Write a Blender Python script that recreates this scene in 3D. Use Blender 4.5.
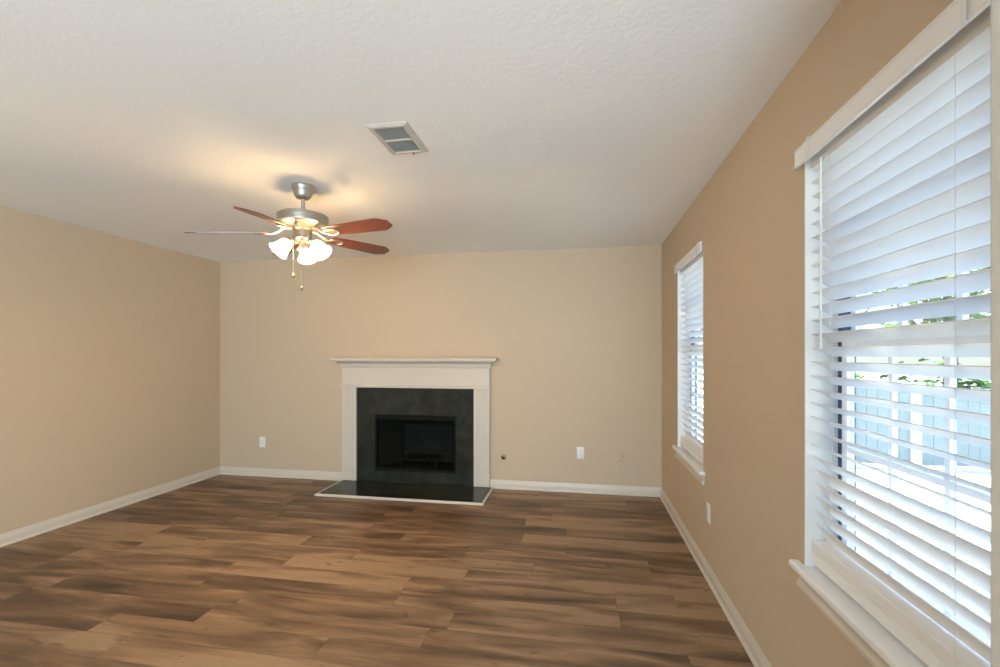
import bpy, bmesh, math, random
from mathutils import Vector, Matrix

for _o in list(bpy.data.objects):
    bpy.data.objects.remove(_o, do_unlink=True)
SC = bpy.context.scene
COL = SC.collection
PI = math.pi
random.seed(7)

# ------------------------------------------------------------------ camera, sky, sun, lights, exposure
EYE = 1.370
cam_d = bpy.data.cameras.new('camera')
cam = bpy.data.objects.new('camera', cam_d)
COL.objects.link(cam)
cam.location = (0, 0, EYE)
cam.rotation_euler = (PI / 2, 0, math.radians(9.976))
cam_d.sensor_width = 36.0
cam_d.lens = 16.383
cam_d.shift_y = 0.02167
cam_d.clip_start = 0.05
cam_d.dof.use_dof = True
cam_d.dof.focus_distance = 4.0
cam_d.dof.aperture_fstop = 7.0
SC.camera = cam

SC.view_settings.view_transform = 'Standard'
SC.view_settings.look = 'None'
SC.view_settings.gamma = 1.0
SC.view_settings.use_curve_mapping = False
SC.view_settings.exposure = 0.08
SC.cycles.use_denoising = True
SC.cycles.max_bounces = 12
SC.cycles.diffuse_bounces = 8
SC.cycles.transparent_max_bounces = 16
SC.cycles.sample_clamp_indirect = 6.0

world = bpy.data.worlds.new('sky')
SC.world = world
world.use_nodes = True
wn = world.node_tree
wn.nodes.clear()
w_out = wn.nodes.new('ShaderNodeOutputWorld')
w_bg = wn.nodes.new('ShaderNodeBackground')
w_sky = wn.nodes.new('ShaderNodeTexSky')
w_sky.sky_type = 'NISHITA'
w_sky.sun_disc = False
w_sky.sun_elevation = math.radians(52)
w_sky.sun_rotation = math.radians(-70)
w_sky.air_density = 1.0
w_sky.dust_density = 2.0
w_bg.inputs['Strength'].default_value = 0.95
wn.links.new(w_sky.outputs[0], w_bg.inputs['Color'])
wn.links.new(w_bg.outputs[0], w_out.inputs['Surface'])

def lamp(name, kind, loc, direction=None, **kw):
    d = bpy.data.lights.new(name, kind)
    for k, v in kw.items():
        setattr(d, k, v)
    o = bpy.data.objects.new(name, d)
    o.location = loc
    if direction is not None:
        o.rotation_euler = Vector(direction).to_track_quat('-Z', 'Y').to_euler()
    COL.objects.link(o)
    return o

lamp('sun', 'SUN', (-6, 4, 12), (0.80, -0.22, -1.05), energy=23.0, angle=math.radians(1.0), color=(1.0, 0.95, 0.87))
# added fill light at an unseen rear opening, brightens the room from behind the camera
lamp('rear_fill', 'AREA', (-0.35, -3.21, 1.12), (-0.65, 1, 0.80), shape='RECTANGLE', size=2.0, size_y=2.05,
     energy=290.0, color=(0.66, 0.86, 1.0))

# ------------------------------------------------------------------ helpers
def tag(o, label=None, cat=None, group=None, kind=None):
    if label: o['label'] = label
    if cat: o['category'] = cat
    if group: o['group'] = group
    if kind: o['kind'] = kind
    return o

def empty(name, loc=(0, 0, 0), rz=0.0):
    o = bpy.data.objects.new(name, None)
    o.location = loc
    o.rotation_euler = (0, 0, rz)
    o.empty_display_size = 0.1
    COL.objects.link(o)
    return o

def finish(name, bm, mat, parent=None, smooth=False, loc=None, sharp=40):
    bmesh.ops.recalc_face_normals(bm, faces=bm.faces[:])
    me = bpy.data.meshes.new(name)
    bm.to_mesh(me)
    bm.free()
    if smooth:
        me.polygons.foreach_set('use_smooth', [True] * len(me.polygons))
        try:
            me.set_sharp_from_angle(angle=math.radians(sharp))
        except Exception:
            pass
    if mat: me.materials.append(mat)
    o = bpy.data.objects.new(name, me)
    COL.objects.link(o)
    if parent is not None: o.parent = parent
    if loc is not None: o.location = loc
    return o

def add_box(bm, a, b, bev=0.0, seg=2):
    x0, y0, z0 = a; x1, y1, z1 = b
    vs = [bm.verts.new(p) for p in ((x0,y0,z0),(x1,y0,z0),(x1,y1,z0),(x0,y1,z0),(x0,y0,z1),(x1,y0,z1),(x1,y1,z1),(x0,y1,z1))]
    fs = [bm.faces.new([vs[i] for i in q]) for q in ((0,3,2,1),(4,5,6,7),(0,1,5,4),(1,2,6,5),(2,3,7,6),(3,0,4,7))]
    if bev > 0:
        es = list({e for f in fs for e in f.edges})
        bmesh.ops.bevel(bm, geom=es, offset=bev, segments=seg, profile=0.5, affect='EDGES')

def box(name, a, b, mat, parent=None, bev=0.0, seg=2):
    bm = bmesh.new()
    add_box(bm, a, b, bev, seg)
    return finish(name, bm, mat, parent)

def add_lathe(bm, prof, n=40, M=Matrix(), caps=True):
    rings = []
    for r, z in prof:
        if r < 1e-6:
            rings.append([bm.verts.new(M @ Vector((0, 0, z)))])
        else:
            rings.append([bm.verts.new(M @ Vector((r*math.cos(2*PI*i/n), r*math.sin(2*PI*i/n), z))) for i in range(n)])
    for A, B in zip(rings, rings[1:]):
        if len(A) == 1 and len(B) == 1: continue
        for i in range(n):
            j = (i+1) % n
            if len(A) == 1: bm.faces.new([A[0], B[i], B[j]])
            elif len(B) == 1: bm.faces.new([A[i], B[0], A[j]])
            else: bm.faces.new([A[i], B[i], B[j], A[j]])
    if caps:
        for R in (rings[0], rings[-1]):
            if len(R) > 2: bm.faces.new(R)

def add_tube(bm, pts, r, n=10, closed=False):
    pts = [Vector(p) for p in pts]
    rings = []
    m = len(pts)
    prev = None
    for i, p in enumerate(pts):
        if closed: d = pts[(i+1) % m] - pts[i-1]
        else: d = pts[min(i+1, m-1)] - pts[max(i-1, 0)]
        d.normalize()
        up = Vector((0, 0, 1)) if abs(d.z) < 0.9 else Vector((1, 0, 0))
        u = d.cross(up).normalized() if prev is None else (prev - d*prev.dot(d)).normalized()
        prev = u
        v = d.cross(u)
        rr = r[i] if isinstance(r, (list, tuple)) else r
        rings.append([bm.verts.new(p + u*rr*math.cos(2*PI*k/n) + v*rr*math.sin(2*PI*k/n)) for k in range(n)])
    rng = range(m) if closed else range(m-1)
    for i in rng:
        A, B = rings[i], rings[(i+1) % m]
        for k in range(n):
            bm.faces.new([A[k], A[(k+1) % n], B[(k+1) % n], B[k]])
    if not closed:
        bm.faces.new(rings[0]); bm.faces.new(rings[-1])

def add_prism(bm, poly, axis_fn, h0, h1):
    """closed outline poly (list of 2-D points) swept from h0 to h1; axis_fn(u, v, h) -> point"""
    A = [bm.verts.new(axis_fn(u, v, h0)) for u, v in poly]
    B = [bm.verts.new(axis_fn(u, v, h1)) for u, v in poly]
    n = len(poly)
    for i in range(n):
        j = (i+1) % n
        bm.faces.new([A[i], A[j], B[j], B[i]])
    bm.faces.new(A); bm.faces.new(B)

def add_mitred(bm, prof, x0, x1, ywall):
    """a moulding profile (projection, z) running along the back wall from x0 to x1 and returning to the wall at both ends"""
    rings = []
    for p, z in prof:
        rings.append([bm.verts.new(q) for q in ((x0-p, ywall, z), (x0-p, ywall-p-BASE_P, z), (x1+p, ywall-p-BASE_P, z), (x1+p, ywall, z))])
    for A, B in zip(rings, rings[1:]):
        for i in range(3):
            bm.faces.new([A[i], A[i+1], B[i+1], B[i]])
        bm.faces.new([A[3], A[0], B[0], B[3]])
    bm.faces.new(rings[0]); bm.faces.new(rings[-1])
BASE_P = 0.0

def wall_mesh(name, us, vs, holes, fn, t0, t1, mat):
    """a thick wall on a u/v grid with rectangular openings; fn(u, v, t) -> point"""
    bm = bmesh.new()
    cache = {}
    def V(i, j, t):
        k = (i, j, t)
        if k not in cache: cache[k] = bm.verts.new(fn(us[i], vs[j], t1 if t else t0))
        return cache[k]
    nu, nv = len(us)-1, len(vs)-1
    def full(i, j):
        return 0 <= i < nu and 0 <= j < nv and (i, j) not in holes
    for i in range(nu):
        for j in range(nv):
            if not full(i, j): continue
            for t in (0, 1):
                bm.faces.new([V(i,j,t), V(i+1,j,t), V(i+1,j+1,t), V(i,j+1,t)])
            if not full(i-1, j): bm.faces.new([V(i,j,0), V(i,j+1,0), V(i,j+1,1), V(i,j,1)])
            if not full(i+1, j): bm.faces.new([V(i+1,j,0), V(i+1,j+1,0), V(i+1,j+1,1), V(i+1,j,1)])
            if not full(i, j-1): bm.faces.new([V(i,j,0), V(i+1,j,0), V(i+1,j,1), V(i,j,1)])
            if not full(i, j+1): bm.faces.new([V(i,j+1,0), V(i+1,j+1,0), V(i+1,j+1,1), V(i,j+1,1)])
    return tag(finish(name, bm, mat), kind='structure')

# ------------------------------------------------------------------ materials
class NT:
    def __init__(s, name):
        s.m = bpy.data.materials.new(name)
        s.m.use_nodes = True
        s.t = s.m.node_tree
        s.p = s.t.nodes['Principled BSDF']
        s.out = s.t.nodes['Material Output']
    def n(s, kind, **kw):
        x = s.t.nodes.new(kind)
        for k, v in kw.items():
            if k.startswith('i_'): x.inputs[int(k[2:])].default_value = v
            else: setattr(x, k, v)
        return x
    def l(s, a, b): s.t.links.new(a, b)
    def math(s, op, a, b=None, c=None):
        x = s.n('ShaderNodeMath', operation=op)
        for i, v in enumerate((a, b, c)):
            if v is None: continue
            if isinstance(v, (int, float)): x.inputs[i].default_value = v
            else: s.l(v, x.inputs[i])
        return x.outputs[0]
    def mix(s, f, a, b, mode='MIX'):
        x = s.n('ShaderNodeMix', data_type='RGBA', blend_type=mode)
        for sock, v in ((x.inputs[0], f), (x.inputs[6], a), (x.inputs[7], b)):
            if isinstance(v, (int, float)): sock.default_value = v
            elif isinstance(v, tuple): sock.default_value = (*v, 1) if len(v) == 3 else v
            else: s.l(v, sock)
        return x.outputs[2]
    def noise(s, vec, scale, detail=4, rough=0.5, dist=0.0):
        x = s.n('ShaderNodeTexNoise')
        x.inputs['Scale'].default_value = scale
        x.inputs['Detail'].default_value = detail
        x.inputs['Roughness'].default_value = rough
        x.inputs['Distortion'].default_value = dist
        if vec is not None: s.l(vec, x.inputs['Vector'])
        return x.outputs['Fac']
    def ramp(s, f, stops):
        x = s.n('ShaderNodeValToRGB')
        cr = x.color_ramp
        while len(cr.elements) < len(stops): cr.elements.new(0.5)
        for e, (p, c) in zip(cr.elements, stops):
            e.position = p
            e.color = (*c, 1) if isinstance(c, tuple) else (c, c, c, 1)
        s.l(f, x.inputs[0])
        return x.outputs[0]
    def bump(s, h, strength, dist=0.002):
        b = s.n('ShaderNodeBump')
        b.inputs['Strength'].default_value = strength
        b.inputs['Distance'].default_value = dist
        s.l(h, b.inputs['Height'])
        s.l(b.outputs[0], s.p.inputs['Normal'])
    def set(s, col=None, rough=None, metal=None, spec=None):
        if col is not None: s.p.inputs['Base Color'].default_value = (*col, 1)
        if rough is not None: s.p.inputs['Roughness'].default_value = rough
        if metal is not None: s.p.inputs['Metallic'].default_value = metal
        if spec is not None: s.p.inputs['Specular IOR Level'].default_value = spec
        return s
    def obj(s): return s.n('ShaderNodeTexCoord').outputs['Object']

def simple(name, col, rough=0.5, metal=0.0, spec=0.5, var=0.03, scale=6.0, bump=None):
    t = NT(name).set(col, rough, metal, spec)
    f = t.noise(t.obj(), scale, 3)
    lo = tuple(c*(1-var) for c in col); hi = tuple(min(1, c*(1+var)) for c in col)
    t.l(t.mix(f, lo, hi), t.p.inputs['Base Color'])
    if bump:
        t.bump(t.noise(t.obj(), bump[0], 2), bump[1], 0.001)
    return t.m

def paint(name, col, rough, bscale, bstr, dist):
    t = NT(name).set(col, rough, 0, 0.35)
    o = t.obj()
    f = t.noise(o, 1.3, 3)
    t.l(t.mix(f, tuple(c*0.985 for c in col), tuple(c*1.015 for c in col)), t.p.inputs['Base Color'])
    t.bump(t.noise(o, bscale, 3, 0.55), bstr, dist)
    return t.m

WALL_C = (0.545, 0.445, 0.325)
M_wall = paint('tan wall paint', WALL_C, 0.62, 160.0, 0.10, 0.001)

def ceiling_mat():
    t = NT('knockdown ceiling').set((0.90, 0.90, 0.895), 0.85, 0, 0.2)
    o = t.obj()
    a = t.noise(o, 42.0, 4, 0.55, 0.3)
    h = t.ramp(a, [(0.42, 0.0), (0.56, 0.8), (0.7, 1.0)])
    t.bump(h, 0.13, 0.003)
    return t.m
M_ceil = ceiling_mat()

def floor_mat():
    t = NT('vinyl plank floor').set((0.2, 0.12, 0.07), 0.42, 0, 0.4)
    sep = t.n('ShaderNodeSeparateXYZ')
    t.l(t.obj(), sep.inputs[0])
    X, Y = sep.outputs[0], sep.outputs[1]
    W, L = 0.160, 1.22
    yy = t.math('DIVIDE', t.math('ADD', Y, 10*W - 0.11), W)
    row = t.math('FLOOR', yy)
    fy = t.math('FRACT', yy)
    wn1 = t.n('ShaderNodeTexWhiteNoise', noise_dimensions='1D')
    t.l(t.math('ADD', row, 3.37), wn1.inputs['W'])
    xx = t.math('ADD', t.math('DIVIDE', X, L), t.math('MULTIPLY', wn1.outputs['Value'], 7.0))
    colm = t.math('FLOOR', xx)
    fx = t.math('FRACT', xx)
    cmb = t.n('ShaderNodeCombineXYZ')
    t.l(row, cmb.inputs[0]); t.l(colm, cmb.inputs[1])
    wn2 = t.n('ShaderNodeTexWhiteNoise', noise_dimensions='2D')
    t.l(cmb.outputs[0], wn2.inputs['Vector'])
    rnd = wn2.outputs['Value']
    # plank-local coordinates, shifted at random per plank so the grain breaks at every joint
    loc = t.n('ShaderNodeCombineXYZ')
    t.l(t.math('ADD', X, t.math('MULTIPLY', rnd, 37.0)), loc.inputs[0])
    t.l(t.math('ADD', Y, t.math('MULTIPLY', rnd, 11.0)), loc.inputs[1])
    t.l(t.math('MULTIPLY', rnd, 53.0), loc.inputs[2])
    def mapped(sx, sy):
        m = t.n('ShaderNodeMapping')
        m.inputs['Scale'].default_value = (sx, sy, 1)
        t.l(loc.outputs[0], m.inputs['Vector'])
        return m.outputs[0]
    cloud = t.noise(mapped(0.9, 5.5), 1.6, 3, 0.5, 0.6)
    grain = t.noise(mapped(2.2, 40), 2.0, 5, 0.6, 0.3)
    fine = t.noise(mapped(5, 160), 3.0, 3, 0.6)
    knot = t.noise(mapped(3.2, 9.0), 1.7, 2, 0.4, 1.2)
    tone = t.math('ADD', t.math('ADD', t.math('MULTIPLY', rnd, 0.30), t.math('MULTIPLY', cloud, 1.15)),
                  t.math('MULTIPLY', grain, 0.22))
    col = t.ramp(tone, [(0.52, (0.050, 0.031, 0.019)), (0.70, (0.122, 0.073, 0.041)), (0.86, (0.210, 0.129, 0.073)), (1.0, (0.310, 0.205, 0.122))])
    kf = t.ramp(knot, [(0.66, 0.0), (0.76, 1.0)])
    col = t.mix(t.math('MULTIPLY', kf, 0.55), col, (0.075, 0.040, 0.022))
    ff = t.ramp(fine, [(0.3, 0.82), (0.7, 1.08)])
    col = t.mix(1.0, col, ff, 'MULTIPLY')
    # fine dark seams
    ex = t.math('MULTIPLY', t.math('MINIMUM', fx, t.math('SUBTRACT', 1.0, fx)), L)
    ey = t.math('MULTIPLY', t.math('MINIMUM', fy, t.math('SUBTRACT', 1.0, fy)), W)
    seam = t.ramp(t.math('MINIMUM', ex, ey), [(0.0, 1.0), (0.0022, 0.0)])
    col = t.mix(t.math('MULTIPLY', seam, 0.38), col, (0.035, 0.02, 0.012))
    t.l(col, t.p.inputs['Base Color'])
    rg = t.n('ShaderNodeMapRange')
    rg.inputs[3].default_value = 0.36; rg.inputs[4].default_value = 0.52
    t.l(grain, rg.inputs[0])
    t.l(rg.outputs[0], t.p.inputs['Roughness'])
    h = t.math('SUBTRACT', t.math('MULTIPLY', fine, 0.3), seam)
    t.bump(h, 0.25, 0.001)
    return t.m
M_floor = floor_mat()

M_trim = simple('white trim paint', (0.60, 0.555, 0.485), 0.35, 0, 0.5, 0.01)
M_white = simple('white window vinyl', (0.86, 0.87, 0.88), 0.28, 0, 0.5, 0.01)
M_slat = simple('white faux wood slat', (0.86, 0.87, 0.88), 0.38, 0, 0.5, 0.012, 20)
M_cord = simple('white cord', (0.85, 0.86, 0.87), 0.7)
M_track = simple('dark blue grey jamb track', (0.055, 0.095, 0.16), 0.5)
M_plate = simple('white outlet plastic', (0.80, 0.79, 0.75), 0.3)
M_slot = simple('dark slot', (0.05, 0.045, 0.04), 0.6)
M_nickel = simple('brushed nickel', (0.50, 0.47, 0.43), 0.42, 1.0, 0.5, 0.05, 30)
M_brass = simple('tarnished brass', (0.30, 0.24, 0.17), 0.35, 0.9, 0.5, 0.1, 40)
M_casing = simple('pale grey casing paint', (0.62, 0.61, 0.57), 0.45, 0, 0.4, 0.01)
M_clip = simple('cloudy plastic clip', (0.88, 0.90, 0.90), 0.2)
M_grille = simple('grey vent louvre', (0.50, 0.495, 0.47), 0.5, 0.0)
M_duct = simple('dark duct', (0.06, 0.06, 0.06), 0.8)

def blade_mat():
    t = NT('mahogany fan blade').set((0.2, 0.06, 0.035), 0.33, 0, 0.5)
    mp = t.n('ShaderNodeMapping')
    mp.inputs['Scale'].default_value = (2, 45, 6)
    t.l(t.obj(), mp.inputs['Vector'])
    g = t.noise(mp.outputs[0], 2.0, 5, 0.6, 0.5)
    t.l(t.ramp(g, [(0.3, (0.13, 0.035, 0.022)), (0.7, (0.27, 0.085, 0.05))]), t.p.inputs['Base Color'])
    return t.m
M_blade = blade_mat()

def black_tile(name, tile, x_off):
    t = NT(name).set((0.022, 0.027, 0.024), 0.2, 0, 0.3)
    o = t.obj()
    f = t.noise(o, 5.0, 5, 0.6, 0.4)
    col = t.ramp(f, [(0.3, (0.012, 0.014, 0.011)), (0.7, (0.030, 0.034, 0.028))])
    sep = t.n('ShaderNodeSeparateXYZ'); t.l(o, sep.inputs[0])
    hs = []
    for ax, off in ((0, x_off), (1, 0.11), (2, 0.10)):
        q = t.math('FRACT', t.math('DIVIDE', t.math('ADD', sep.outputs[ax], 20*tile + off), tile))
        hs.append(t.math('MULTIPLY', t.math('MINIMUM', q, t.math('SUBTRACT', 1.0, q)), tile))
    ed = t.ramp(t.math('MINIMUM', hs[0], t.math('MINIMUM', hs[1], hs[2])) if tile < 0.5 else hs[0], [(0.0, 1.0), (0.002, 0.0)])
    col = t.mix(t.math('MULTIPLY', ed, 0.5), col, (0.012, 0.013, 0.012))
    t.l(col, t.p.inputs['Base Color'])
    rg = t.n('ShaderNodeMapRange')
    rg.inputs[3].default_value = 0.14; rg.inputs[4].default_value = 0.3
    t.l(f, rg.inputs[0]); t.l(rg.outputs[0], t.p.inputs['Roughness'])
    t.bump(f, 0.08, 0.002)
    return t.m
M_black = black_tile('polished black stone', 0.6, 0.0)
M_hearth = black_tile('black hearth tile', 0.305, 0.02)

def firebox_mat():
    t = NT('sooty firebrick').set((0.02, 0.02, 0.018), 0.9, 0, 0.1)
    o = t.obj()
    mp = t.n('ShaderNodeMapping')
    mp.inputs['Rotation'].default_value = (PI/2, 0, 0)
    t.l(o, mp.inputs['Vector'])
    br = t.n('ShaderNodeTexBrick')
    br.inputs['Color1'].default_value = (0.011, 0.012, 0.010, 1)
    br.inputs['Color2'].default_value = (0.014, 0.015, 0.013, 1)
    br.inputs['Mortar'].default_value = (0.009, 0.009, 0.008, 1)
    br.inputs['Scale'].default_value = 1.0
    br.inputs['Brick Width'].default_value = 0.2
    br.inputs['Row Height'].default_value = 0.07
    br.inputs['Mortar Size'].default_value = 0.006
    t.l(mp.outputs[0], br.inputs['Vector'])
    t.l(br.outputs['Color'], t.p.inputs['Base Color'])
    t.bump(t.noise(o, 40, 3), 0.3, 0.003)
    return t.m
M_firebox = firebox_mat()
M_iron = simple('black iron', (0.009, 0.0095, 0.008), 0.8, 0.0, 0.08, 0.1)

def glass_mat():
    t = NT('window glass')
    t.t.nodes.remove(t.p)
    tr = t.n('ShaderNodeBsdfTransparent'); tr.inputs[0].default_value = (0.90, 0.96, 0.97, 1)
    gl = t.n('ShaderNodeBsdfGlossy'); gl.inputs['Roughness'].default_value = 0.02
    mx = t.n('ShaderNodeMixShader'); mx.inputs[0].default_value = 0.06
    t.l(tr.outputs[0], mx.inputs[1]); t.l(gl.outputs[0], mx.inputs[2]); t.l(mx.outputs[0], t.out.inputs['Surface'])
    return t.m
M_glass = glass_mat()

def shade_mat():
    t = NT('lit frosted glass shade').set((0.9, 0.86, 0.78), 0.35, 0, 0.5)
    sep = t.n('ShaderNodeSeparateXYZ')
    t.l(t.obj(), sep.inputs[0])
    h = t.math('DIVIDE', t.math('MULTIPLY', sep.outputs[2], -1.0), 0.131)
    t.l(t.ramp(h, [(0.16, (1.0, 0.70, 0.32)), (0.42, (1.0, 0.64, 0.30)), (0.85, (1.0, 0.64, 0.30)), (1.0, (1.0, 0.72, 0.38))]), t.p.inputs['Emission Color'])
    st = t.ramp(h, [(0.16, 0.0155), (0.42, 1.0), (0.82, 0.8), (0.97, 0.019)])
    t.l(t.math('MULTIPLY', st, 64.0), t.p.inputs['Emission Strength'])
    f = t.noise(t.obj(), 9.0, 3)
    t.l(t.mix(f, (0.86, 0.82, 0.74), (0.93, 0.90, 0.82)), t.p.inputs['Base Color'])
    return t.m
M_shade = shade_mat()
M_ground = simple('pale dry lawn and gravel', (0.62, 0.58, 0.50), 0.95, 0, 0.1, 0.18, 3.0, (30, 0.4))
M_fence = simple('blue grey fence board', (0.21, 0.255, 0.265), 0.7, 0, 0.3, 0.12, 2.0)
M_fpost = simple('white fence post', (0.75, 0.77, 0.78), 0.6)
M_bark = simple('tree bark', (0.16, 0.11, 0.075), 0.9, 0, 0.2, 0.3, 14, (25, 0.6))
def leaf_mat(name, a, b):
    t = NT(name).set(a, 0.55, 0, 0.3)
    t.l(t.mix(t.noise(t.obj(), 4.0, 2), a, b), t.p.inputs['Base Color'])
    return t.m
M_leaf = leaf_mat('green leaves', (0.07, 0.15, 0.03), (0.24, 0.36, 0.08))
M_leaf_dark = leaf_mat('dark green leaves', (0.04, 0.09, 0.03), (0.12, 0.22, 0.06))

# ------------------------------------------------------------------ room shell
XL, XR, YB, YR, H = -4.09, 0.779, 4.613, -3.2, 2.44
T = 0.15
b = box('floor', (XL-T, YR-T, -0.12), (XR+T, YB+T, 0.0), M_floor); tag(b, kind='structure')
b = box('ceiling', (XL-T, YR-T, H), (XR+T, YB+T, H+0.25), M_ceil); tag(b, kind='structure')
b = box('wall_left', (XL-T, YR-T, 0), (XL, YB+T, H), M_wall); tag(b, kind='structure')
# back wall with the firebox opening
FBX0, FBX1, FBZ0, FBZ1 = -2.174, -1.274, 0.135, 0.735
wall_mesh('wall_back', [XL, FBX0, FBX1, XR], [0, FBZ0, FBZ1, H], {(1, 1)}, lambda u, v, t: (u, t, v), YB, YB+T, M_wall)
# right wall with two window openings
WZ0, WZ1 = 0.611, 2.075
W1 = (0.985, 1.766)
W2 = (3.100, 3.884)
wall_mesh('wall_right', [YR-T, W1[0], W1[1], W2[0], W2[1], YB+T], [0, WZ0, WZ1, H], {(1, 1), (3, 1)},
          lambda u, v, t: (t, u, v), XR, XR+T, M_wall)
# rear wall behind the camera with an opening made up for the fill light
wall_mesh('wall_rear', [XL, -1.45, 0.75, XR], [0, 0.05, 2.15, H], {(1, 1)}, lambda u, v, t: (u, t, v), YR-T, YR, M_wall)
# pale casing of the opening the room is seen from, close to the camera
bm = bmesh.new()
add_box(bm, (0.467, 0.46, 0), (XR, 0.62, H), 0.006, 3)
tag(finish('trim_1', bm, M_casing, smooth=True), kind='structure')

def baseboard(name, run, a, b):
    """skirting board with a shaped top and a shoe moulding; run = 'x' (along back wall) or 'l' / 'r'"""
    prof = [(0, 0), (0.024, 0), (0.024, 0.008), (0.020, 0.015), (0.013, 0.018), (0.013, 0.046), (0.0125, 0.052), (0.0095, 0.062), (0.0055, 0.074), (0.003, 0.083), (0.0015, 0.087), (0, 0.087)]
    bm = bmesh.new()
    if run == 'x': fn = lambda u, v, h: (h, YB-u, v)
    elif run == 'l': fn = lambda u, v, h: (XL+u, h, v)
    else: fn = lambda u, v, h: (XR-u, h, v)
    add_prism(bm, prof, fn, a, b)
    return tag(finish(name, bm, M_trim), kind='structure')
FX0, FX1 = -2.547, -0.914       # outer edges of the fireplace surround
baseboard('baseboard_left', 'l', YR, YB)
baseboard('baseboard_back', 'x', XL, FX0)
baseboard('baseboard_back_right', 'x', FX1, XR)
baseboard('baseboard_right', 'r', 0.62, YB)

# ------------------------------------------------------------------ windows
def build_window(name, y0, y1):
    w = tag(empty(name, (XR, (y0+y1)/2, WZ0)), kind='structure')
    ox, oy, oz = XR, (y0+y1)/2, WZ0
    hw, hh = (y1-y0)/2, WZ1-WZ0
    def bx(bm, x0, ya, za, x1, yb, zb, bev=0.0): add_box(bm, (x0, ya, za), (x1, yb, zb), bev)
    # jamb lining (painted returns of the opening)
    bm = bmesh.new()
    bx(bm, 0.0, -hw, 0.02, T, -hw+0.008, hh)
    bx(bm, 0.0, hw-0.008, 0.02, T, hw, hh)
    bx(bm, 0.0, -hw+0.008, hh-0.008, T, hw-0.008, hh)
    finish('jamb', bm, M_white, w)
    # outer vinyl frame
    bm = bmesh.new()
    f0, f1 = 0.085, 0.145
    i = hw-0.008
    bx(bm, f0, -i, 0.02, f1, -i+0.010, hh-0.008)
    bx(bm, f0, i-0.010, 0.02, f1, i, hh-0.008)
    bx(bm, f0, -i+0.018, hh-0.045, f1, i-0.018, hh-0.008)
    bx(bm, f0, -i+0.018, 0.02, f1, i-0.018, 0.06)
    finish('window_frame', bm, M_white, w)
    for s in (-1, 1):
        bm = bmesh.new()
        a, c = sorted((s*(i-0.010), s*(i-0.044)))
        bx(bm, f0+0.012, a, 0.06, f1-0.01, c, hh-0.045)
        finish('jamb_track', bm, M_track, w)
    gi = i-0.044
    zm = 0.795
    def sash(nm, x0, x1, za, zb, rail_lo, rail_hi):
        bm = bmesh.new()
        bx(bm, x0, -gi, za, x1, -gi+0.030, zb); bx(bm, x0, gi-0.030, za, x1, gi, zb)
        bx(bm, x0, -gi+0.030, za, x1, gi-0.030, za+rail_lo); bx(bm, x0, -gi+0.030, zb-rail_hi, x1, gi-0.030, zb)
        s = finish(nm, bm, M_white, w)
        bm = bmesh.new()
        gy0, gy1, gz0, gz1 = -gi+0.030, gi-0.030, za+rail_lo, zb-rail_hi
        xm = (x0+x1)/2
        for k in (1, 2):
            yk = gy0+(gy1-gy0)*k/3
            bx(bm, xm-0.007, yk-0.009, gz0, xm+0.007, yk+0.009, gz1)
        zk = (gz0+gz1)/2
        bx(bm, xm-0.0065, gy0, zk-0.009, xm+0.0065, gy1, zk+0.009)
        finish('muntin', bm, M_white, s)
        bm = bmesh.new()
        bx(bm, xm-0.002, gy0, gz0, xm+0.002, gy1, gz1)
        finish('pane', bm, M_glass, s)
    sash('sash', 0.092, 0.114, 0.06, zm+0.02, 0.05, 0.035)
    sash('sash', 0.118, 0.140, zm-0.02, hh-0.045, 0.035, 0.04)
    # stool (inside sill) with horns, and apron
    bm = bmesh.new()
    bx(bm, -0.034, -hw-0.045, -0.004, 0.0, hw+0.045, 0.021, 0.006)
    bx(bm, -0.004, -hw+0.0005, 0.0, 0.088, hw-0.0005, 0.021)
    finish('window_sill', bm, M_white, w)
    bm = bmesh.new()
    prof = [(0.0, -0.068), (0.011, -0.068), (0.016, -0.063), (0.016, -0.052), (0.010, -0.045), (0.007, -0.038), (0.006, -0.020), (0.010, -0.008), (0.016, -0.004), (0.0, -0.004)]
    add_prism(bm, prof, lambda u, v, h: (-u, h, v), -hw-0.025, hw+0.025)
    finish('apron', bm, M_trim, w)
    return w
build_window('window_1', *W2)
build_window('window_2', *W1)

# ------------------------------------------------------------------ blinds
SLAT_W, SLAT_P = 0.066, 0.0480
def slat_mesh(L, deg):
    bm = bmesh.new()
    n, th, crown = 8, 0.0028, 0.0035
    top, bot = [], []
    for k in range(n+1):
        s = -1 + 2*k/n
        u = s*SLAT_W/2
        v = crown*(1-s*s)
        top.append((u, v+th/2)); bot.append((u, v-th/2))
    poly = top + bot[::-1]
    ca, sa = math.cos(math.radians(deg)), math.sin(math.radians(deg))
    add_prism(bm, poly, lambda u, v, h: (u*ca - v*sa, h, u*sa + v*ca), -L/2, L/2)
    return bm

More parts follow.
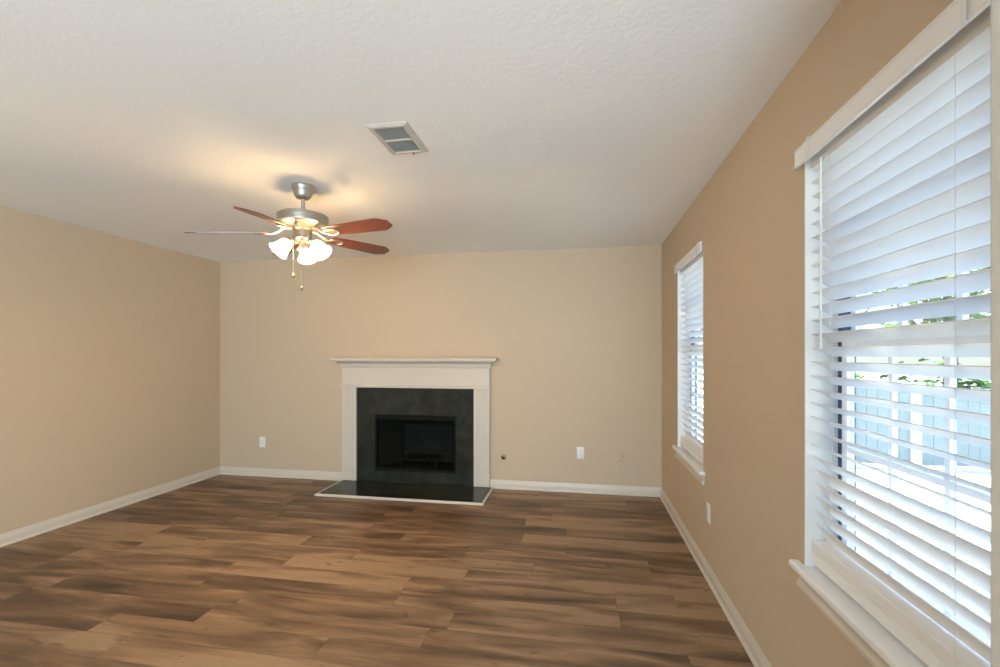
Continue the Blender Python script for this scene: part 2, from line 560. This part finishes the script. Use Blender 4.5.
def build_blind(y0, y1, label):
    yc, L = (y0+y1)/2, (y1-y0)-0.026
    xc = XR+0.046
    r = empty('window_blind', (xc, yc, WZ0+0.021))
    zb = WZ0+0.021
    tag(r, label, 'window blind', 'white slatted blinds on the right wall')
    # valance in front of the headrail, proud of the wall
    bm = bmesh.new()
    V0, V1 = 2.037-zb, 2.103-zb
    xf = XR-0.022-xc
    hl = (y1-y0)/2+0.03
    prof = [(xf, V0+0.004), (xf+0.002, V0), (xf+0.012, V0), (xf+0.014, V0+0.01), (xf+0.014, V1), (xf+0.004, V1), (xf, V1-0.006), (xf+0.003, V1-0.012), (xf+0.003, V0+0.012), (xf, V0+0.008)]
    add_prism(bm, prof, lambda u, v, h: (u, h, v), -hl+0.032, hl)
    v = finish('valance', bm, M_slat, r)
    for s in (-1, 1):
        bm = bmesh.new()
        yc_ = s*(L/2-0.06)
        cp_ = [(xf+0.006, V1+0.001), (xf+0.006, V1+0.003), (xf-0.002, V1+0.003), (xf-0.002, V0-0.003), (xf+0.006, V0-0.003), (xf+0.006, V0-0.001), (xf-0.0005, V0-0.001), (xf-0.0005, V1+0.001)]
        add_prism(bm, cp_, lambda u, v, h: (u, h, v), yc_-0.007, yc_+0.007)
        finish('valance_clip', bm, M_clip, v)
    box('headrail', (-0.028, -L/2, 2.020-zb), (0.03, L/2, 2.072-zb), M_slat, r, 0.002)
    # slats
    # the lowest slats hang in slack cords and lie nearly closed
    proto = {}
    z, k = 0.125, 0
    while z < 2.006-zb:
        deg = -58 if k < 5 else (-42 if k == 5 else -26)
        if deg not in proto:
            proto[deg] = finish('slat', slat_mesh(L, deg), M_slat, r, smooth=True, loc=(0, 0, z), sharp=30)
        else:
            c = proto[deg].copy(); COL.objects.link(c); c.parent = r; c.location = (0, 0, z)
        z += SLAT_P
        k += 1
    # bottom rail
    bm = bmesh.new()
    add_box(bm, (-0.030, -L/2, 0.056), (0.030, L/2, 0.094), 0.004)
    br = finish('bottom_rail', bm, M_slat, r)
    bm = bmesh.new()
    add_box(bm, (-0.028, -L/2, 0.014), (0.030, L/2, 0.054), 0.003)
    finish('rail_base', bm, M_slat, br)
    # ladder cords
    for yy in (-L/2+0.13, L/2-0.13):
        bm = bmesh.new()
        for xx in (-0.034, 0.034):
            add_tube(bm, [(xx, yy, 0.07), (xx, yy, 2.022-zb)], 0.0005, 6)
        finish('ladder_cord', bm, M_cord, r)
    # tilt wand on the far side
    bm = bmesh.new()
    yw = L/2-0.095
    add_tube(bm, [(-0.045, yw, 2.022-zb), (-0.045, yw, 1.42-zb)], 0.0035, 8)
    add_tube(bm, [(-0.045, yw, 1.42-zb), (-0.045, yw, 1.39-zb)], [0.005, 0.0055], 8)
    add_tube(bm, [(-0.024, yw, 2.038-zb), (-0.045, yw, 2.02-zb)], 0.002, 6)
    finish('tilt_wand', bm, M_cord, r)
    return r
build_blind(*W2, 'white slatted blind on the far narrow window nearest the fireplace wall')
build_blind(*W1, 'large white slatted blind on the near window in the foreground')

# ------------------------------------------------------------------ fireplace
fc = (FX0+FX1)/2
mantel = tag(empty('fireplace_mantel', (fc, YB, 0)), 'white painted mantel with crown moulded shelf framing the black fireplace', 'mantel')
hw = (FX1-FX0)/2
PY = -0.042             # front of the pilasters, from the wall
PW = 0.165
# pilasters
for s in (-1, 1):
    bm = bmesh.new()
    a, c = sorted((s*hw, s*(hw-PW)))
    # fluted face as a profile in plan
    pts = [(a, 0.0), (a, PY)]
    nfl = 5
    m0, m1 = a+0.03, c-0.03
    st = (m1-m0)/nfl
    for k in range(nfl):
        u = m0+k*st
        pts += [(u+0.003, PY), (u+0.006, PY+0.003), (u+st-0.006, PY+0.003), (u+st-0.003, PY)]
    pts += [(c, PY), (c, 0.0)]
    add_prism(bm, pts, lambda u, v, h: (u, v, h), 0.0175, 1.045)
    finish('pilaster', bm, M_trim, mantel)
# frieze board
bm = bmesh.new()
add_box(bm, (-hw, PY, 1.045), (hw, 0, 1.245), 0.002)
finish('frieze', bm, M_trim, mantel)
# bead moulding under the frieze
bm = bmesh.new()
def mitred(bm, prof, half, wall=0.0, base=PY):
    rings = []
    for p, z in prof:
        rings.append([bm.verts.new(q) for q in ((-half-p, wall, z), (-half-p, base-p, z), (half+p, base-p, z), (half+p, wall, z))])
    for A, B in zip(rings, rings[1:]):
        for i in range(4):
            bm.faces.new([A[i], A[(i+1) % 4], B[(i+1) % 4], B[i]])
    bm.faces.new(rings[0]); bm.faces.new(rings[-1])
mitred(bm, [(0.002, 1.022), (0.010, 1.022), (0.014, 1.027), (0.014, 1.040), (0.010, 1.046), (0.004, 1.050), (0.0, 1.052)], hw)
finish('bead_moulding', bm, M_trim, mantel)
bm = bmesh.new()
crown = [(0.0, 1.235), (0.010, 1.238), (0.012, 1.248)]
for k in range(7):
    q = k/6*PI/2
    crown.append((0.014+0.046*(1-math.cos(q)), 1.250+0.048*math.sin(q)))
crown += [(0.064, 1.300), (0.064, 1.312)]
mitred(bm, crown, hw)
finish('crown_moulding', bm, M_trim, mantel, smooth=True, sharp=35)
bm = bmesh.new()
add_box(bm, (-hw-0.095, PY-0.098, 1.311), (hw+0.090, 0, 1.340), 0.006, 3)
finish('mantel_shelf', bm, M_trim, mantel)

fire = tag(empty('fireplace', (fc, YB, 0)), 'black stone faced fireplace with a dark empty firebox', 'fireplace')
ow = hw-PW-0.0015
# stone facing with opening
fx0, fx1 = FBX0-fc, FBX1-fc
bm = bmesh.new()
def slab(x0, z0, x1, z1): add_box(bm, (x0, -0.022, z0), (x1, 0, z1))
us = [-ow, fx0, fx1, ow]; vs = [0.0175, FBZ0, FBZ1, 1.020]
cache = {}
def VV(i, j, t):
    k = (i, j, t)
    if k not in cache: cache[k] = bm.verts.new((us[i], -0.022 if t == 0 else -0.0005, vs[j]))
    return cache[k]
for i in range(3):
    for j in range(3):
        if (i, j) == (1, 1): continue
        bm.faces.new([VV(i,j,0), VV(i+1,j,0), VV(i+1,j+1,0), VV(i,j+1,0)])
        bm.faces.new([VV(i,j,1), VV(i+1,j,1), VV(i+1,j+1,1), VV(i,j+1,1)])
for (i, j, k, l) in ((0,0,3,3), (1,1,2,2)):
    for (p, q) in (((i,j),(k,j)), ((k,j),(k,l)), ((k,l),(i,l)), ((i,l),(i,j))):
        di = 0 if p[0] == q[0] else (1 if q[0] > p[0] else -1)
        dj = 0 if p[1] == q[1] else (1 if q[1] > p[1] else -1)
        a = p
        while a != q:
            c = (a[0]+di, a[1]+dj)
            bm.faces.new([VV(*a, 0), VV(*c, 0), VV(*c, 1), VV(*a, 1)])
            a = c
finish('stone_facing', bm, M_black, fire)
# metal frame around the firebox mouth
bm = bmesh.new()
for a, c in (((fx0, FBZ0), (fx0+0.02, FBZ1)), ((fx1-0.02, FBZ0), (fx1, FBZ1)), ((fx0+0.02, FBZ1-0.055), (fx1-0.02, FBZ1)), ((fx0+0.02, FBZ0), (fx1-0.02, FBZ0+0.03))):
    add_box(bm, (a[0], -0.027, a[1]), (c[0], 0.03, c[1]), 0.002)
finish('firebox_frame', bm, M_iron, fire)
# firebox: splayed sides, back, floor, sloping top
bm = bmesh.new()
d = 0.42
A = [(fx0+0.004, 0.0, FBZ0+0.004), (fx1-0.004, 0.0, FBZ0+0.004), (fx1-0.004, 0.0, FBZ1-0.004), (fx0+0.004, 0.0, FBZ1-0.004)]
B = [(fx0+0.16, d, FBZ0+0.004), (fx1-0.16, d, FBZ0+0.004), (fx1-0.16, d, FBZ1-0.16), (fx0+0.16, d, FBZ1-0.16)]
def shell(off):
    a = [bm.verts.new(p) for p in A]; c = [bm.verts.new(p) for p in B]
    for i in range(4):
        j = (i+1) % 4
        bm.faces.new([a[i], a[j], c[j], c[i]])
    bm.faces.new(c)
shell(0)
finish('firebox', bm, M_firebox, fire)
# low iron grate standing in the firebox
g = tag(empty('fireplace_grate', (fc, YB+0.20, FBZ0+0.006)), 'low black iron grate standing inside the dark firebox', 'grate')
bm = bmesh.new()
add_tube(bm, [(-0.24, -0.09, 0.09), (0.24, -0.09, 0.09)], 0.009, 8)
add_tube(bm, [(-0.20, 0.10, 0.09), (0.20, 0.10, 0.09)], 0.009, 8)
for k in range(7):
    x = -0.18+0.06*k
    add_tube(bm, [(x, -0.12, 0.15), (x, -0.105, 0.108), (x, -0.08, 0.102), (x*0.9, 0.12, 0.102)], 0.008, 8)
finish('grate_bars', bm, M_iron, g)
for x, y in ((-0.2, -0.09), (0.2, -0.09), (-0.17, 0.1), (0.17, 0.1)):
    bm = bmesh.new()
    add_tube(bm, [(x, y, 0.0), (x, y, 0.088)], 0.009, 8)
    finish('leg', bm, M_iron, g)

HX0, HX1, HY0 = -2.548, -0.866, 4.052
hearth = tag(empty('hearth', (fc, YB, 0)), 'low black tiled hearth edged with thin white trim in front of fireplace', 'hearth')
TRM = 0.020
bm = bmesh.new()
add_box(bm, (HX0-fc+TRM, HY0-YB+TRM, 0.0), (HX1-fc-TRM, PY-0.001, 0.016), 0.0015)
add_box(bm, (-ow, PY-0.004, 0.0), (ow, -0.0235, 0.016))
finish('hearth_slab', bm, M_hearth, hearth)
bm = bmesh.new()
tp = [(0, 0), (0, 0.013), (0.005, 0.019), (TRM, 0.019), (TRM, 0)]
ring = []
for u, v in tp:
    ring.append([bm.verts.new(q) for q in ((HX0-fc+u, PY-0.001, v), (HX0-fc+u, HY0-YB+u, v), (HX1-fc-u, HY0-YB+u, v), (HX1-fc-u, PY-0.001, v))])
for k in range(len(ring)):
    P, Q = ring[k], ring[(k+1) % len(ring)]
    for i in range(3): bm.faces.new([P[i], P[i+1], Q[i+1], Q[i]])
bm.faces.new([r[0] for r in ring]); bm.faces.new([r[3] for r in ring])
finish('hearth_trim', bm, M_trim, hearth)

# ------------------------------------------------------------------ wall plates
def face_matrix(side):
    # local x = along wall, local y = out of the wall (towards the room), local z = up
    return {'back': PI, 'right': PI/2}[side]
def outlet(loc, side, label):
    r = empty('wall_outlet', loc, face_matrix(side))
    tag(r, label, 'outlet', 'white duplex wall outlets')
    bm = bmesh.new(); add_box(bm, (-0.037, 0, -0.059), (0.037, 0.006, 0.059), 0.0035, 3)
    finish('cover_plate', bm, M_plate, r, smooth=True)
    for s in (-1, 1):
        bm = bmesh.new()
        pts = []
        for k in range(24):
            q = 2*PI*k/24
            pts.append((max(-0.0145, min(0.0145, 0.0175*math.cos(q))), max(-0.0135, min(0.0135, 0.0165*math.sin(q)))))
        add_prism(bm, pts, lambda u, v, h: (u, h, v+s*0.0195), 0.004, 0.0078)
        f = finish('receptacle', bm, M_plate, r)
        bm = bmesh.new()
        for xx, hh in ((-0.0062, 0.0042), (0.0062, 0.0036)):
            add_box(bm, (xx-0.001, 0.0070, s*0.0195+0.002-hh), (xx+0.001, 0.0080, s*0.0195+0.002+hh))
        add_box(bm, (-0.002, 0.0070, s*0.0195-0.0095), (0.002, 0.0080, s*0.0195-0.006))
        finish('slots', bm, M_slot, f)
    bm = bmesh.new(); add_lathe(bm, [(0.0, 0.0072), (0.0025, 0.007), (0.003, 0.005)], 12, Matrix.Rotation(-PI/2, 4, 'X'))
    finish('screw', bm, M_plate, r)
    return r
outlet((-3.544, YB, 0.386), 'back', 'white wall outlet on the back wall left of the fireplace')
outlet((0.004, YB, 0.394), 'back', 'white wall outlet on the back wall right of the fireplace')
outlet((XR, 2.971, 0.402), 'right', 'white wall outlet low on the right wall below the far window')

cp = tag(empty('cable_plate', (0.420, YB, 0.380), PI), 'tan painted cable jack plate on the back wall near the right corner', 'wall plate')
bm = bmesh.new(); add_box(bm, (-0.037, 0, -0.059), (0.037, 0.006, 0.059), 0.0035, 3)
finish('cover_plate', bm, M_wall, cp, smooth=True)
bm = bmesh.new(); add_lathe(bm, [(0.008, 0.0), (0.008, 0.008), (0.0048, 0.008), (0.0048, 0.017), (0.0, 0.017)], 16, Matrix.Rotation(-PI/2, 4, 'X'))
finish('coax_jack', bm, M_brass, cp)
for s in (-1, 1):
    bm = bmesh.new(); add_lathe(bm, [(0.0, 0.0072), (0.0025, 0.007), (0.003, 0.005)], 10, Matrix.Translation((0, 0, s*0.042)) @ Matrix.Rotation(-PI/2, 4, 'X'))
    finish('screw', bm, M_wall, cp)

gv = tag(empty('gas_valve', (-0.775, YB, 0.322), PI), 'small round brass gas key valve on the wall beside the fireplace', 'gas valve')
R = Matrix.Rotation(-PI/2, 4, 'X')
bm = bmesh.new(); add_lathe(bm, [(0.027, 0.0), (0.026, 0.004), (0.021, 0.009), (0.015, 0.012), (0.0, 0.012)], 28, R)
finish('escutcheon', bm, M_brass, gv, smooth=True)
bm = bmesh.new(); add_lathe(bm, [(0.012, 0.010), (0.012, 0.026), (0.009, 0.029), (0.006, 0.029), (0.0055, 0.016), (0.0, 0.016)], 20, R)
finish('key_socket', bm, M_slot, gv, smooth=True)

# ------------------------------------------------------------------ ceiling vent
VX0, VX1, VY0, VY1 = -0.984, -0.781, 1.974, 2.286
vx, vy = (VX0+VX1)/2, (VY0+VY1)/2
vent = tag(empty('ceiling_vent', (vx, vy, H)), 'white framed ceiling air vent with two grey louvred panels', 'vent')
a, c = (VX1-VX0)/2, (VY1-VY0)/2
bm = bmesh.new()
def rect_ring(bm, prof, a, c):
    rings = [[bm.verts.new(q) for q in ((-a+u, -c+u, v), (a-u, -c+u, v), (a-u, c-u, v), (-a+u, c-u, v))] for u, v in prof]
    for P, Q in zip(rings, rings[1:]+rings[:1]):
        for i in range(4):
            j = (i+1) % 4
            bm.faces.new([P[i], P[j], Q[j], Q[i]])
rect_ring(bm, [(0, 0), (0.001, -0.003), (0.016, -0.011), (0.030, -0.011), (0.032, 0.0)], a, c)
finish('vent_frame', bm, M_trim, vent)
bm = bmesh.new(); add_box(bm, (-a+0.031, -0.006, -0.011), (a-0.031, 0.006, -0.001), 0.001)
finish('divider', bm, M_trim, vent)
for s in (-1, 1):
    bm = bmesh.new()
    y0_, y1_ = sorted((s*0.006, s*(c-0.032)))
    n = 9
    for k in range(n):
        yk = y0_+(y1_-y0_)*(k+0.5)/n
        hwid, dz = 0.0065, 0.0035
        pts = [(yk-hwid, -0.0085-dz*0+0.0), (yk-hwid+0.001, -0.0093), (yk+hwid, -0.0022), (yk+hwid-0.001, -0.0014)]
        add_prism(bm, pts, lambda u, v, h: (h, u, v), -a+0.0315, a-0.0315)
    add_box(bm, (-a+0.0315, y0_, -0.0012), (a-0.0315, y1_, -0.0004))
    finish('louvre_panel', bm, M_grille, vent)
bm = bmesh.new(); add_box(bm, (0.02, c-0.022, -0.019), (0.027, c-0.014, -0.010), 0.001)
finish('damper_lever', bm, M_slot, vent)

# ------------------------------------------------------------------ ceiling fan
FAN = (-1.725, 2.618, H)
fan = tag(empty('ceiling_fan', FAN), 'brushed nickel ceiling fan with five mahogany blades and three lit glass shades', 'ceiling fan')
YAW = math.radians(9.976)
def fz(z): return z-H
bm = bmesh.new()
add_lathe(bm, [(0.0, 0.0), (0.067, 0.0), (0.069, -0.006), (0.068, -0.020), (0.060, -0.034), (0.056, -0.040), (0.052, -0.060), (0.046, -0.072), (0.040, -0.080), (0.028, -0.084), (0.016, -0.086), (0.0, -0.086)], 48)
finish('canopy', bm, M_nickel, fan, smooth=True, sharp=50)
bm = bmesh.new()
add_lathe(bm, [(0.0115, -0.08), (0.0115, -0.155), (0.020, -0.160), (0.024, -0.168), (0.024, -0.180), (0.0, -0.180)], 24)
finish('downrod', bm, M_nickel, fan, smooth=True, sharp=50)
bm = bmesh.new()
prof = [(0.0, -0.172), (0.030, -0.174), (0.085, -0.178), (0.128, -0.184), (0.144, -0.188), (0.151, -0.194), (0.151, -0.199), (0.147, -0.203),
        (0.147, -0.231), (0.151, -0.235), (0.151, -0.241), (0.146, -0.247), (0.136, -0.252), (0.118, -0.259), (0.098, -0.266), (0.078, -0.274), (0.066, -0.280), (0.062, -0.284), (0.0, -0.284)]
add_lathe(bm, prof, 64)
mh = finish('motor_housing', bm, M_nickel, fan, smooth=True, sharp=40)
bm = bmesh.new()
for k in range(60):
    q = 2*PI*k/60
    M = Matrix.Rotation(q, 4, 'Z') @ Matrix.Translation((0.147, 0, -0.217))
    vs_ = [bm.verts.new(M @ Vector(p)) for p in ((-0.001,-0.0025,-0.012),(0.0025,-0.0025,-0.012),(0.0025,0.0025,-0.012),(-0.001,0.0025,-0.012),(-0.001,-0.0025,0.012),(0.0025,-0.0025,0.012),(0.0025,0.0025,0.012),(-0.001,0.0025,0.012))]
    for q4 in ((0,3,2,1),(4,5,6,7),(0,1,5,4),(1,2,6,5),(2,3,7,6),(3,0,4,7)): bm.faces.new([vs_[i] for i in q4])
finish('ribbed_band', bm, M_nickel, mh)
bm = bmesh.new()
add_lathe(bm, [(0.0, -0.280), (0.052, -0.282), (0.057, -0.290), (0.057, -0.326), (0.060, -0.330), (0.060, -0.338), (0.052, -0.348), (0.040, -0.356), (0.0, -0.358)], 40)
finish('switch_housing', bm, M_nickel, fan, smooth=True, sharp=40)
bm = bmesh.new()
add_lathe(bm, [(0.0, -0.354), (0.020, -0.356), (0.022, -0.366), (0.030, -0.388), (0.036, -0.406), (0.034, -0.412), (0.008, -0.416), (0.0, -0.416)], 28)
finish('light_fitter', bm, M_nickel, fan, smooth=True, sharp=50)

BLADE_PH0 = 195.0
BLADE_TIP = (2.100, 2.092, 2.138, 2.136, 2.120)
for k in range(5):
    ang = YAW + math.radians(BLADE_PH0 + 72*k + (4 if k == 4 else 0))
    pitch = math.radians(-13)
    droop = math.atan2(2.134-BLADE_TIP[k], 0.5)
    RZ = Matrix.Rotation(ang, 4, 'Z')
    RP = Matrix.Translation((0, 0, 2.134-H)) @ Matrix.Translation((0.15, 0, 0)) @ Matrix.Rotation(droop, 4, 'Y') @ Matrix.Translation((-0.15, 0, 0)) @ Matrix.Rotation(pitch, 4, 'X')
    Mb = RZ @ RP
    # blade outline (x radial, y across)
    out = [(0.185, -0.044), (0.200, -0.052), (0.30, -0.057), (0.45, -0.063), (0.582, -0.068), (0.592, -0.065), (0.642, -0.034), (0.648, -0.026), (0.648, 0.026), (0.642, 0.034), (0.592, 0.065), (0.582, 0.068), (0.45, 0.063), (0.30, 0.057), (0.200, 0.052), (0.185, 0.044)]
    bm = bmesh.new()
    add_prism(bm, out, lambda u, v, h: Vector((u, v, h)), -0.003, 0.003)
    o = finish('blade', bm, M_blade, fan)
    o.matrix_local = Mb
    # iron: arm from the motor and an open oval plate screwed under the blade root
    bm = bmesh.new()
    add_tube(bm, [(0.060, 0, 0.040), (0.105, 0, 0.030), (0.150, 0, 0.004), (0.180, 0, -0.006)], [0.012, 0.011, 0.010, 0.009], 10)
    pts = [(0.225+0.050*math.cos(2*PI*i/24), 0.032*math.sin(2*PI*i/24), -0.0075) for i in range(24)]
    add_tube(bm, pts, 0.0055, 8, closed=True)
    for yy in (-0.022, 0.022):
        add_lathe(bm, [(0.0, -0.0115), (0.006, -0.010), (0.006, -0.003), (0.0, -0.003)], 12, Matrix.Translation((0.262, yy, 0)))
    finish('blade_iron', bm, M_nickel, o, smooth=True)

for k, ph in enumerate((223, 343, 103)):
    ang = YAW + math.radians(ph)
    RZ = Matrix.Rotation(ang, 4, 'Z')
    tilt = math.radians(42)
    # local shade axis: -Z pointing out and down
    Ms = RZ @ Matrix.Translation((0.074, 0, -0.352)) @ Matrix.Rotation(-tilt, 4, 'Y') @ Matrix.Scale(0.86, 4)
    bm = bmesh.new()
    add_lathe(bm, [(0.026, -0.020), (0.030, -0.026), (0.040, -0.040), (0.046, -0.060), (0.049, -0.080), (0.054, -0.100), (0.063, -0.118), (0.072, -0.130),
                   (0.070, -0.131), (0.060, -0.118), (0.051, -0.100), (0.046, -0.080), (0.043, -0.060), (0.037, -0.040), (0.027, -0.027), (0.023, -0.021)], 40, caps=False)
    o = finish('lamp_shade', bm, M_shade, fan, smooth=True, sharp=60)
    o.matrix_local = Ms
    o['label'] = 'lit white bell glass shade'
    bm = bmesh.new()
    add_lathe(bm, [(0.0, 0.012), (0.014, 0.010), (0.020, 0.0), (0.029, -0.004), (0.031, -0.022), (0.029, -0.028), (0.0, -0.028)], 28)
    add_tube(bm, [(0.0, 0, 0.008), (-0.020, 0, 0.016), (-0.045, 0, 0.016)], 0.010, 10)
    finish('socket_cup', bm, M_nickel, o, smooth=True, sharp=50)
    bl = lamp('bulb_light', 'POINT', (0, 0, -0.092), energy=27.0, color=(1.0, 0.62, 0.29), shadow_soft_size=0.022)
    bl.parent = o

for dx, dy, z0, z1 in ((-0.055, -0.015, -0.34, -0.560), (0.013, -0.056, -0.34, -0.645)):
    p = Matrix.Rotation(YAW, 3, 'Z') @ Vector((dx, dy, 0))
    bm = bmesh.new()
    add_tube(bm, [(p.x, p.y, z0), (p.x, p.y, z1)], 0.0009, 6)
    n = int((z0-z1)/0.011)
    for i in range(n):
        bmesh.ops.create_icosphere(bm, subdivisions=1, radius=0.0019, matrix=Matrix.Translation((p.x, p.y, z0-0.011*(i+0.5))))
    o = finish('pull_chain', bm, M_nickel, fan, smooth=True)
    bm = bmesh.new()
    add_lathe(bm, [(0.0, z1+0.006), (0.005, z1+0.002), (0.010, z1-0.008), (0.0105, z1-0.016), (0.006, z1-0.024), (0.0, z1-0.026)], 16, Matrix.Translation((p.x, p.y, 0)))
    finish('pull_knob', bm, M_brass, o, smooth=True)

# ------------------------------------------------------------------ outdoors, seen between the slats
GZ = -0.35
bm = bmesh.new()
n = 24
grid = [[bm.verts.new((-30+90*i/n, -30+90*j/n, GZ)) for j in range(n+1)] for i in range(n+1)]
for i in range(n):
    for j in range(n):
        bm.faces.new([grid[i][j], grid[i+1][j], grid[i+1][j+1], grid[i][j+1]])
tag(finish('ground', bm, M_ground), kind='structure')

fen = tag(empty('garden_fence', (9.0, 7.9, GZ)), 'low blue grey garden fence with white posts seen through the near blind', 'fence')
bm = bmesh.new()
x = -6.0
while x < 6.0:
    add_box(bm, (x, -0.012, 0.06), (x+0.145, 0.012, 1.22))
    x += 0.15
finish('board_panel', bm, M_fence, fen)
for k in range(7):
    bm = bmesh.new()
    xk = -6+2*k
    add_box(bm, (xk-0.06, -0.075, 0), (xk+0.06, -0.013, 1.30), 0.008)
    finish('post', bm, M_fpost, fen)
for z in (0.3, 1.0):
    bm = bmesh.new(); add_box(bm, (-6, 0.0125, z-0.04), (6, 0.05, z+0.04)); finish('rail', bm, M_fpost, fen)

def tree(name, label, loc, hgt, rad, mat, nleaf, seed, bush=False):
    rnd = random.Random(seed)
    r = tag(empty(name, loc), label, 'bush' if bush else 'tree')
    bm = bmesh.new()
    zc = hgt*(0.5 if bush else 0.66)
    rz = hgt*(0.5 if bush else 0.36)
    lobes = [(rnd.uniform(-.5, .5)*rad, rnd.uniform(-.5, .5)*rad, zc+rnd.uniform(-.5, .5)*rz, rnd.uniform(.45, .7)) for _ in range(9)]
    for _ in range(nleaf):
        lx, ly, lz, lr = rnd.choice(lobes)
        v = Vector((rnd.gauss(0, 1), rnd.gauss(0, 1), rnd.gauss(0, 1))).normalized() * rnd.uniform(0.75, 1.0)
        p = Vector((lx, ly, lz)) + Vector((v.x*rad*lr, v.y*rad*lr, v.z*rz*lr))
        if p.z < 0.03: continue
        s = rnd.uniform(0.05, 0.11)
        q = Matrix.Rotation(rnd.uniform(0, 6.3), 3, 'Z') @ Matrix.Rotation(rnd.uniform(-1.2, 1.2), 3, 'X')
        bm.faces.new([bm.verts.new(p + q @ Vector(w)) for w in ((-s, 0, 0), (0, -s*.5, s*.12), (s, 0, 0), (0, s*.5, s*.12))])
    finish('foliage', bm, mat, r)
    bm = bmesh.new()
    if bush:
        for _ in range(5):
            a_ = rnd.uniform(0, 6.3)
            add_tube(bm, [(0, 0, 0), (math.cos(a_)*rad*.3, math.sin(a_)*rad*.3, hgt*.6)], [0.03, 0.012], 6)
        finish('stem', bm, M_bark, r)
    else:
        add_tube(bm, [(0, 0, 0), (0.05, 0.02, hgt*.3), (-0.03, 0.05, hgt*.7)], [0.16, 0.12, 0.05], 10)
        for lx, ly, lz, lr in lobes[:5]:
            add_tube(bm, [(0.04, 0.02, hgt*.32), (lx*.6, ly*.6, (hgt*.3+lz)/2+.1), (lx, ly, lz)], [0.07, 0.05, 0.02], 7)
        finish('trunk', bm, M_bark, r)
tree('garden_bush', 'round green bush behind the garden fence toward its left end', (4.2, 9.4, GZ), 1.7, 1.1, M_leaf, 2200, 3, True)
tree('garden_bush', 'dark green bush behind the garden fence beside the leafy tree', (6.6, 9.4, GZ), 1.6, 1.2, M_leaf_dark, 2200, 4, True)
tree('garden_bush', 'pale green bush behind the garden fence toward its right end', (9.2, 9.4, GZ), 1.9, 1.2, M_leaf, 2200, 5, True)
tree('garden_tree', 'leafy green garden tree beyond the fence seen through the near blind', (7.6, 11.0, GZ), 5.0, 2.0, M_leaf, 5000, 6)
tree('garden_tree', 'darker tall tree farthest beyond the garden fence', (4.5, 13.0, GZ), 6.0, 2.2, M_leaf_dark, 5000, 8)
